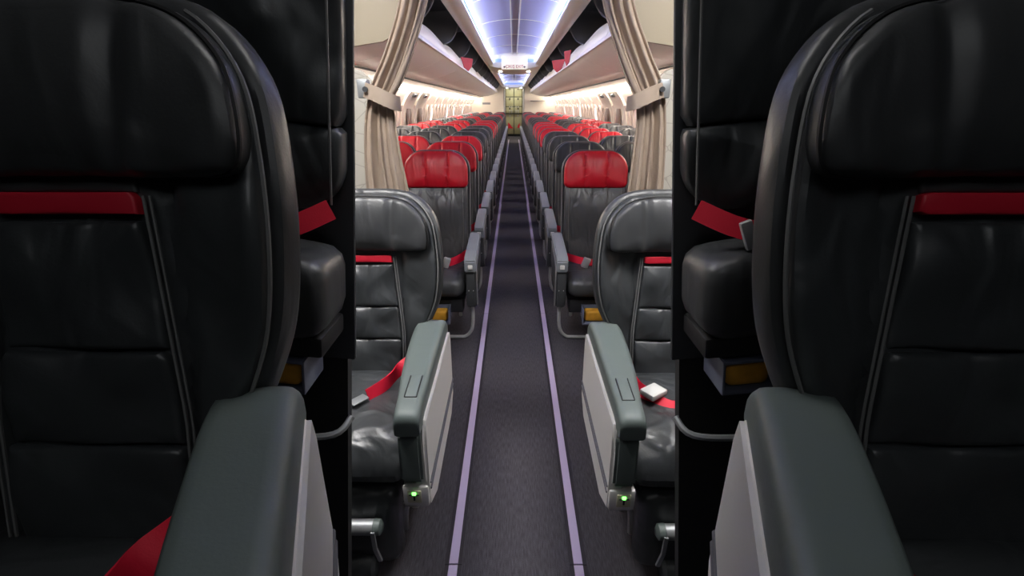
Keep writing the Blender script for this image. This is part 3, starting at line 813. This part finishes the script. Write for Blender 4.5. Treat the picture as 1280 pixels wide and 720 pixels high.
def curtain(s, label, side, rows):
    """rows: (z, x_inner, x_outer, amp, y_off)"""
    cr = thing('curtain', label, 'curtain', (0, 2.22, 0), 0, 'tied-back beige curtains')
    R = smooth_path([(r[0], r[1], r[2]) for r in rows], 5); A = smooth_path([(r[0], r[3], r[4]) for r in rows], 5)
    bm = bmesh.new(); NU = 90; g = []
    for i, (p, a) in enumerate(zip(R, A)):
        z, xi, xo = p.x, p.y, p.z; amp = a.y
        row = []
        for k in range(NU + 1):
            t = k / NU
            ph = t * 2 * PI * 3.5
            x = xi + (xo - xi) * (t + 0.035 * math.sin(ph * 2))
            y = 0.62 * amp * (math.sin(ph + 0.4 * math.sin(z * 5)) + 0.35 * math.sin(ph * 2.3 + z * 3)) + a.z
            row.append(bm.verts.new((s * x, y, z)))
        g.append(row)
    for i in range(len(g) - 1):
        for k in range(NU): bm.faces.new((g[i][k], g[i][k + 1], g[i + 1][k + 1], g[i + 1][k]))
    o = obj('cloth', bm, curtain_m, cr, angle=180)
    md = o.modifiers.new('thick', 'SOLIDIFY'); md.thickness = 0.004
    # tie band
    bm = bmesh.new()
    c = [(0.625, -0.045, 1.485), (0.58, -0.062, 1.47), (0.54, -0.062, 1.452), (0.505, -0.045, 1.435), (0.492, 0.0, 1.43), (0.51, 0.045, 1.43), (0.58, 0.062, 1.45), (0.63, 0.03, 1.485)]
    band(bm, smooth_path([(s * x, y, z) for x, y, z in c], 5), 0.030, 0.003, lambda i: (0, 0, 1)); tb = obj('tie_band', bm, curtain_m, cr)
    bm = bmesh.new(); tube(bm, [(s * 0.618, -0.05, 1.487), (s * 0.618, -0.066, 1.487)], 0.011, 12); obj('button', bm, armdark_m, tb)
    bm = bmesh.new(); box(bm, s * 0.635, -0.02, 1.49, 0.045, 0.05, 0.075, 0.006); obj('bracket', bm, steel, cr)
    bm = bmesh.new(); tube(bm, [(s * 0.25, 0.0, 2.21), (s * 0.95, 0.0, 2.21)], 0.012, 8); obj('curtain_track', bm, steel, cr)
curtain(-1, 'beige curtain tied back beside the left wide seat', 'left',
        [(2.20, 0.24, 0.40, 0.03, 0), (1.85, 0.335, 0.455, 0.028, 0), (1.65, 0.41, 0.53, 0.026, 0), (1.52, 0.47, 0.60, 0.024, 0), (1.45, 0.515, 0.625, 0.022, 0), (1.36, 0.515, 0.65, 0.026, 0), (1.20, 0.50, 0.67, 0.03, 0), (1.0, 0.475, 0.68, 0.034, 0), (0.5, 0.46, 0.69, 0.036, 0), (0.06, 0.45, 0.70, 0.036, 0)])
curtain(1, 'beige curtain tied back beside the right wide seat', 'right',
        [(2.20, 0.26, 0.42, 0.03, 0), (1.85, 0.345, 0.475, 0.028, 0), (1.65, 0.42, 0.56, 0.026, 0), (1.52, 0.48, 0.63, 0.024, 0), (1.45, 0.52, 0.65, 0.022, 0), (1.36, 0.535, 0.665, 0.026, 0), (1.20, 0.53, 0.68, 0.03, 0), (1.0, 0.52, 0.69, 0.034, 0), (0.5, 0.51, 0.70, 0.036, 0), (0.06, 0.50, 0.71, 0.036, 0)])

# unseen fill lights added to brighten the wide seats
for s, side in ((-1, 'left'), (1, 'right')):
    bm = bmesh.new(); box(bm, s * 0.72, 1.35, 2.36, 0.5, 0.5, 0.03, 0.008)
    tag(obj('overhead_emitter', bm, seat_fill_m), 'added flat fill light above the %s wide seat, out of view' % side, 'lamp', 'fill lights added over the wide seats')

# ------------------------------------------------------------------ dim foreground added on both sides: partitions, platforms, near copies of the seats
YP = 1.0
def pw_x(z):   # edge of the added partition: half-opening at height z
    D = 1.43 - z
    return 202 / 600 * (YP * math.cos(PITCH) + D * math.sin(PITCH))
for s, side in ((-1, 'left'), (1, 'right')):
    bm = bmesh.new()
    prism(bm, [(s * pw_x(0), 0), (s * pw_x(2.4), 2.4), (s * 1.9, 2.4), (s * 1.9, 0)], 'y', YP - 0.03, YP)
    struct('wall_added_partition_%s' % side, bm, darkwall_m)  # added dark wall that cuts off the bright cabin and blocks its light
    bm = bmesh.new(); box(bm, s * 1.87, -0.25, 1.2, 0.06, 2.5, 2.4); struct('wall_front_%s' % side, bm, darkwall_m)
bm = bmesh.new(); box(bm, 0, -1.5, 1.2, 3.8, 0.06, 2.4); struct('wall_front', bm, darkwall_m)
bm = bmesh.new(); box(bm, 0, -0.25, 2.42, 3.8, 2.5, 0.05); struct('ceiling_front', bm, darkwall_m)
bm = bmesh.new(); box(bm, 0, -0.45, 2.37, 1.6, 0.5, 0.03, 0.008); tag(obj('overhead_emitter', bm, dim_m), 'added dim fill light over the dark foreground seats', 'lamp')  # unseen fill light, added to lift the dim foreground slightly
bm = bmesh.new(); box(bm, 0, 0.80, 2.37, 0.5, 0.16, 0.03, 0.008); tag(obj('overhead_emitter', bm, entry_fill_m), 'added narrow fill light over the aisle between the dark partitions', 'lamp')  # unseen fill light, added for the camera-facing arm fronts
# platforms, added dim copies of the wide seats, dim seats on the partitions
for s, side in ((-1, 'left'), (1, 'right')):
    bm = bmesh.new(); box(bm, s * 1.05 + (0.01 if s > 0 else 0), -0.40, 0.219, 1.56, 2.04, 0.438, 0.006); struct('floor_platform_%s' % side, bm, carpet_dark)
BL1 = biz_seat('near dim copy of the wide black leather seat, added on the far left', -1, 'tongue', foot=False, arm_in=0.035, ws=0.92, toe=0.33)
BL1.location = (-0.529, 0.311, 0.44); BL1.scale = (1, 0.945, 0.991)
BR1 = biz_seat('near dim copy of the wide black leather seat, added on the far right', 1, 'buckle', foot=False, arm_in=0.035, ws=0.92, toe=0.33)
BR1.location = (0.562, 0.311, 0.44); BR1.scale = (1, 0.945, 0.991)

def dim_side_seat(s, label):  # added shallow seat standing in for a dimmed, enlarged economy seat
    r = thing('dim_side_seat', label, 'seat', (s * 0.562, YP - 0.032, 0.955), 0, 'dim seats added on the partitions')
    r.rotation_euler = (0, -s * 0.11, 0)
    q = -s
    def fm(u, v, n): return Vector((u, -0.03 - n + 0.0, v))
    bm = bmesh.new(); box(bm, 0, -0.006, 0.48, 0.42, 0.012, 1.05, 0.004); obj('back_shell', bm, shell_m, r)
    bm = bmesh.new(); pad(bm, [(u, v + 0.46) for u, v in rrect(0.20, 0.54, 0.06, 0.01, 6)], 0.05, 0.014, 0.02, fm, 72, 10, lambda u, v: 0.006 * math.cos(u * 32 + v * 16)); b0 = obj('backrest', bm, leather, r)
    bm = bmesh.new(); pad(bm, [(u, v + 0.30) for u, v in rrect(0.20, 0.157, 0.01, 0.09, 8)], 0.05, 0.014, 0.022, fm, 72, 8, lambda u, v: 0.005 * math.cos(u * 30 - v * 30)); obj('lumbar_cushion', bm, leather, r)
    bm = bmesh.new(); tube(bm, [fm(q * 0.185, 0.32 + 0.66 * k / 8, 0.04) for k in range(9)], 0.0025, 5); obj('stitching', bm, thread_m, b0)
    bm = bmesh.new()
    pad(bm, [(u, v) for u, v in rrect(0.20, 0.15, 0.03, 0.02, 5)], 0.16, 0.045, 0.012, lambda u, v, n: Vector((u, -0.02 - v, 0.155 + n)), 56, 6); obj('seat_cushion', bm, leather_flat, r)
    bm = bmesh.new(); box(bm, 0, -0.085, 0.055, 0.38, 0.13, 0.045, 0.008); obj('under_seat_box', bm, black_pl, r)
    bm = bmesh.new(); pts = smooth_path([(q * 0.19, -0.085, 0.315), (q * 0.12, -0.12, 0.28), (q * 0.04, -0.125, 0.265), (-q * 0.08, -0.12, 0.262), (-q * 0.18, -0.09, 0.27)], 5)
    band(bm, pts, 0.019, 0.0018, lambda i: (0.05, 0.3, 0.9)); bl = obj('seat_belt', bm, red_web, r)
    bm = bmesh.new(); box(bm, q * 0.115, -0.137, 0.272, 0.022, 0.012, 0.055, 0.004, rot=Matrix.Rotation(0.3 * q, 4, 'Y')); obj('buckle', bm, chrome, bl)
    bm = bmesh.new(); box(bm, q * 0.100, -0.115, -0.012, 0.085, 0.06, 0.055, 0.014, 3); lv = obj('life_vest', bm, yellow_m, r)
    bm = bmesh.new(); box(bm, q * 0.085, -0.10, -0.048, 0.13, 0.10, 0.012, 0.004); box(bm, q * 0.150, -0.10, -0.015, 0.006, 0.10, 0.075, 0.002); box(bm, q * 0.085, -0.10, 0.020, 0.13, 0.10, 0.008, 0.002); obj('pouch', bm, clear_m, lv)
    bm = bmesh.new(); box(bm, q * 0.065, -0.03, -0.015, 0.13, 0.05, 0.075, 0.004); obj('pouch_bracket', bm, black_pl, r)
    bm = bmesh.new(); tube(bm, smooth_path([(q * 0.20, -0.01, -0.20), (q * 0.17, -0.05, -0.225), (q * 0.05, -0.06, -0.235), (-q * 0.15, -0.06, -0.235), (-q * 0.20, -0.01, -0.235)], 5), 0.008, 8); obj('foot_rail', bm, steel, r)
    return r
dim_side_seat(-1, 'added dim black seat with red belt, behind the far-left seat copy')
dim_side_seat(1, 'added dim black seat with red belt, behind the far-right seat copy')
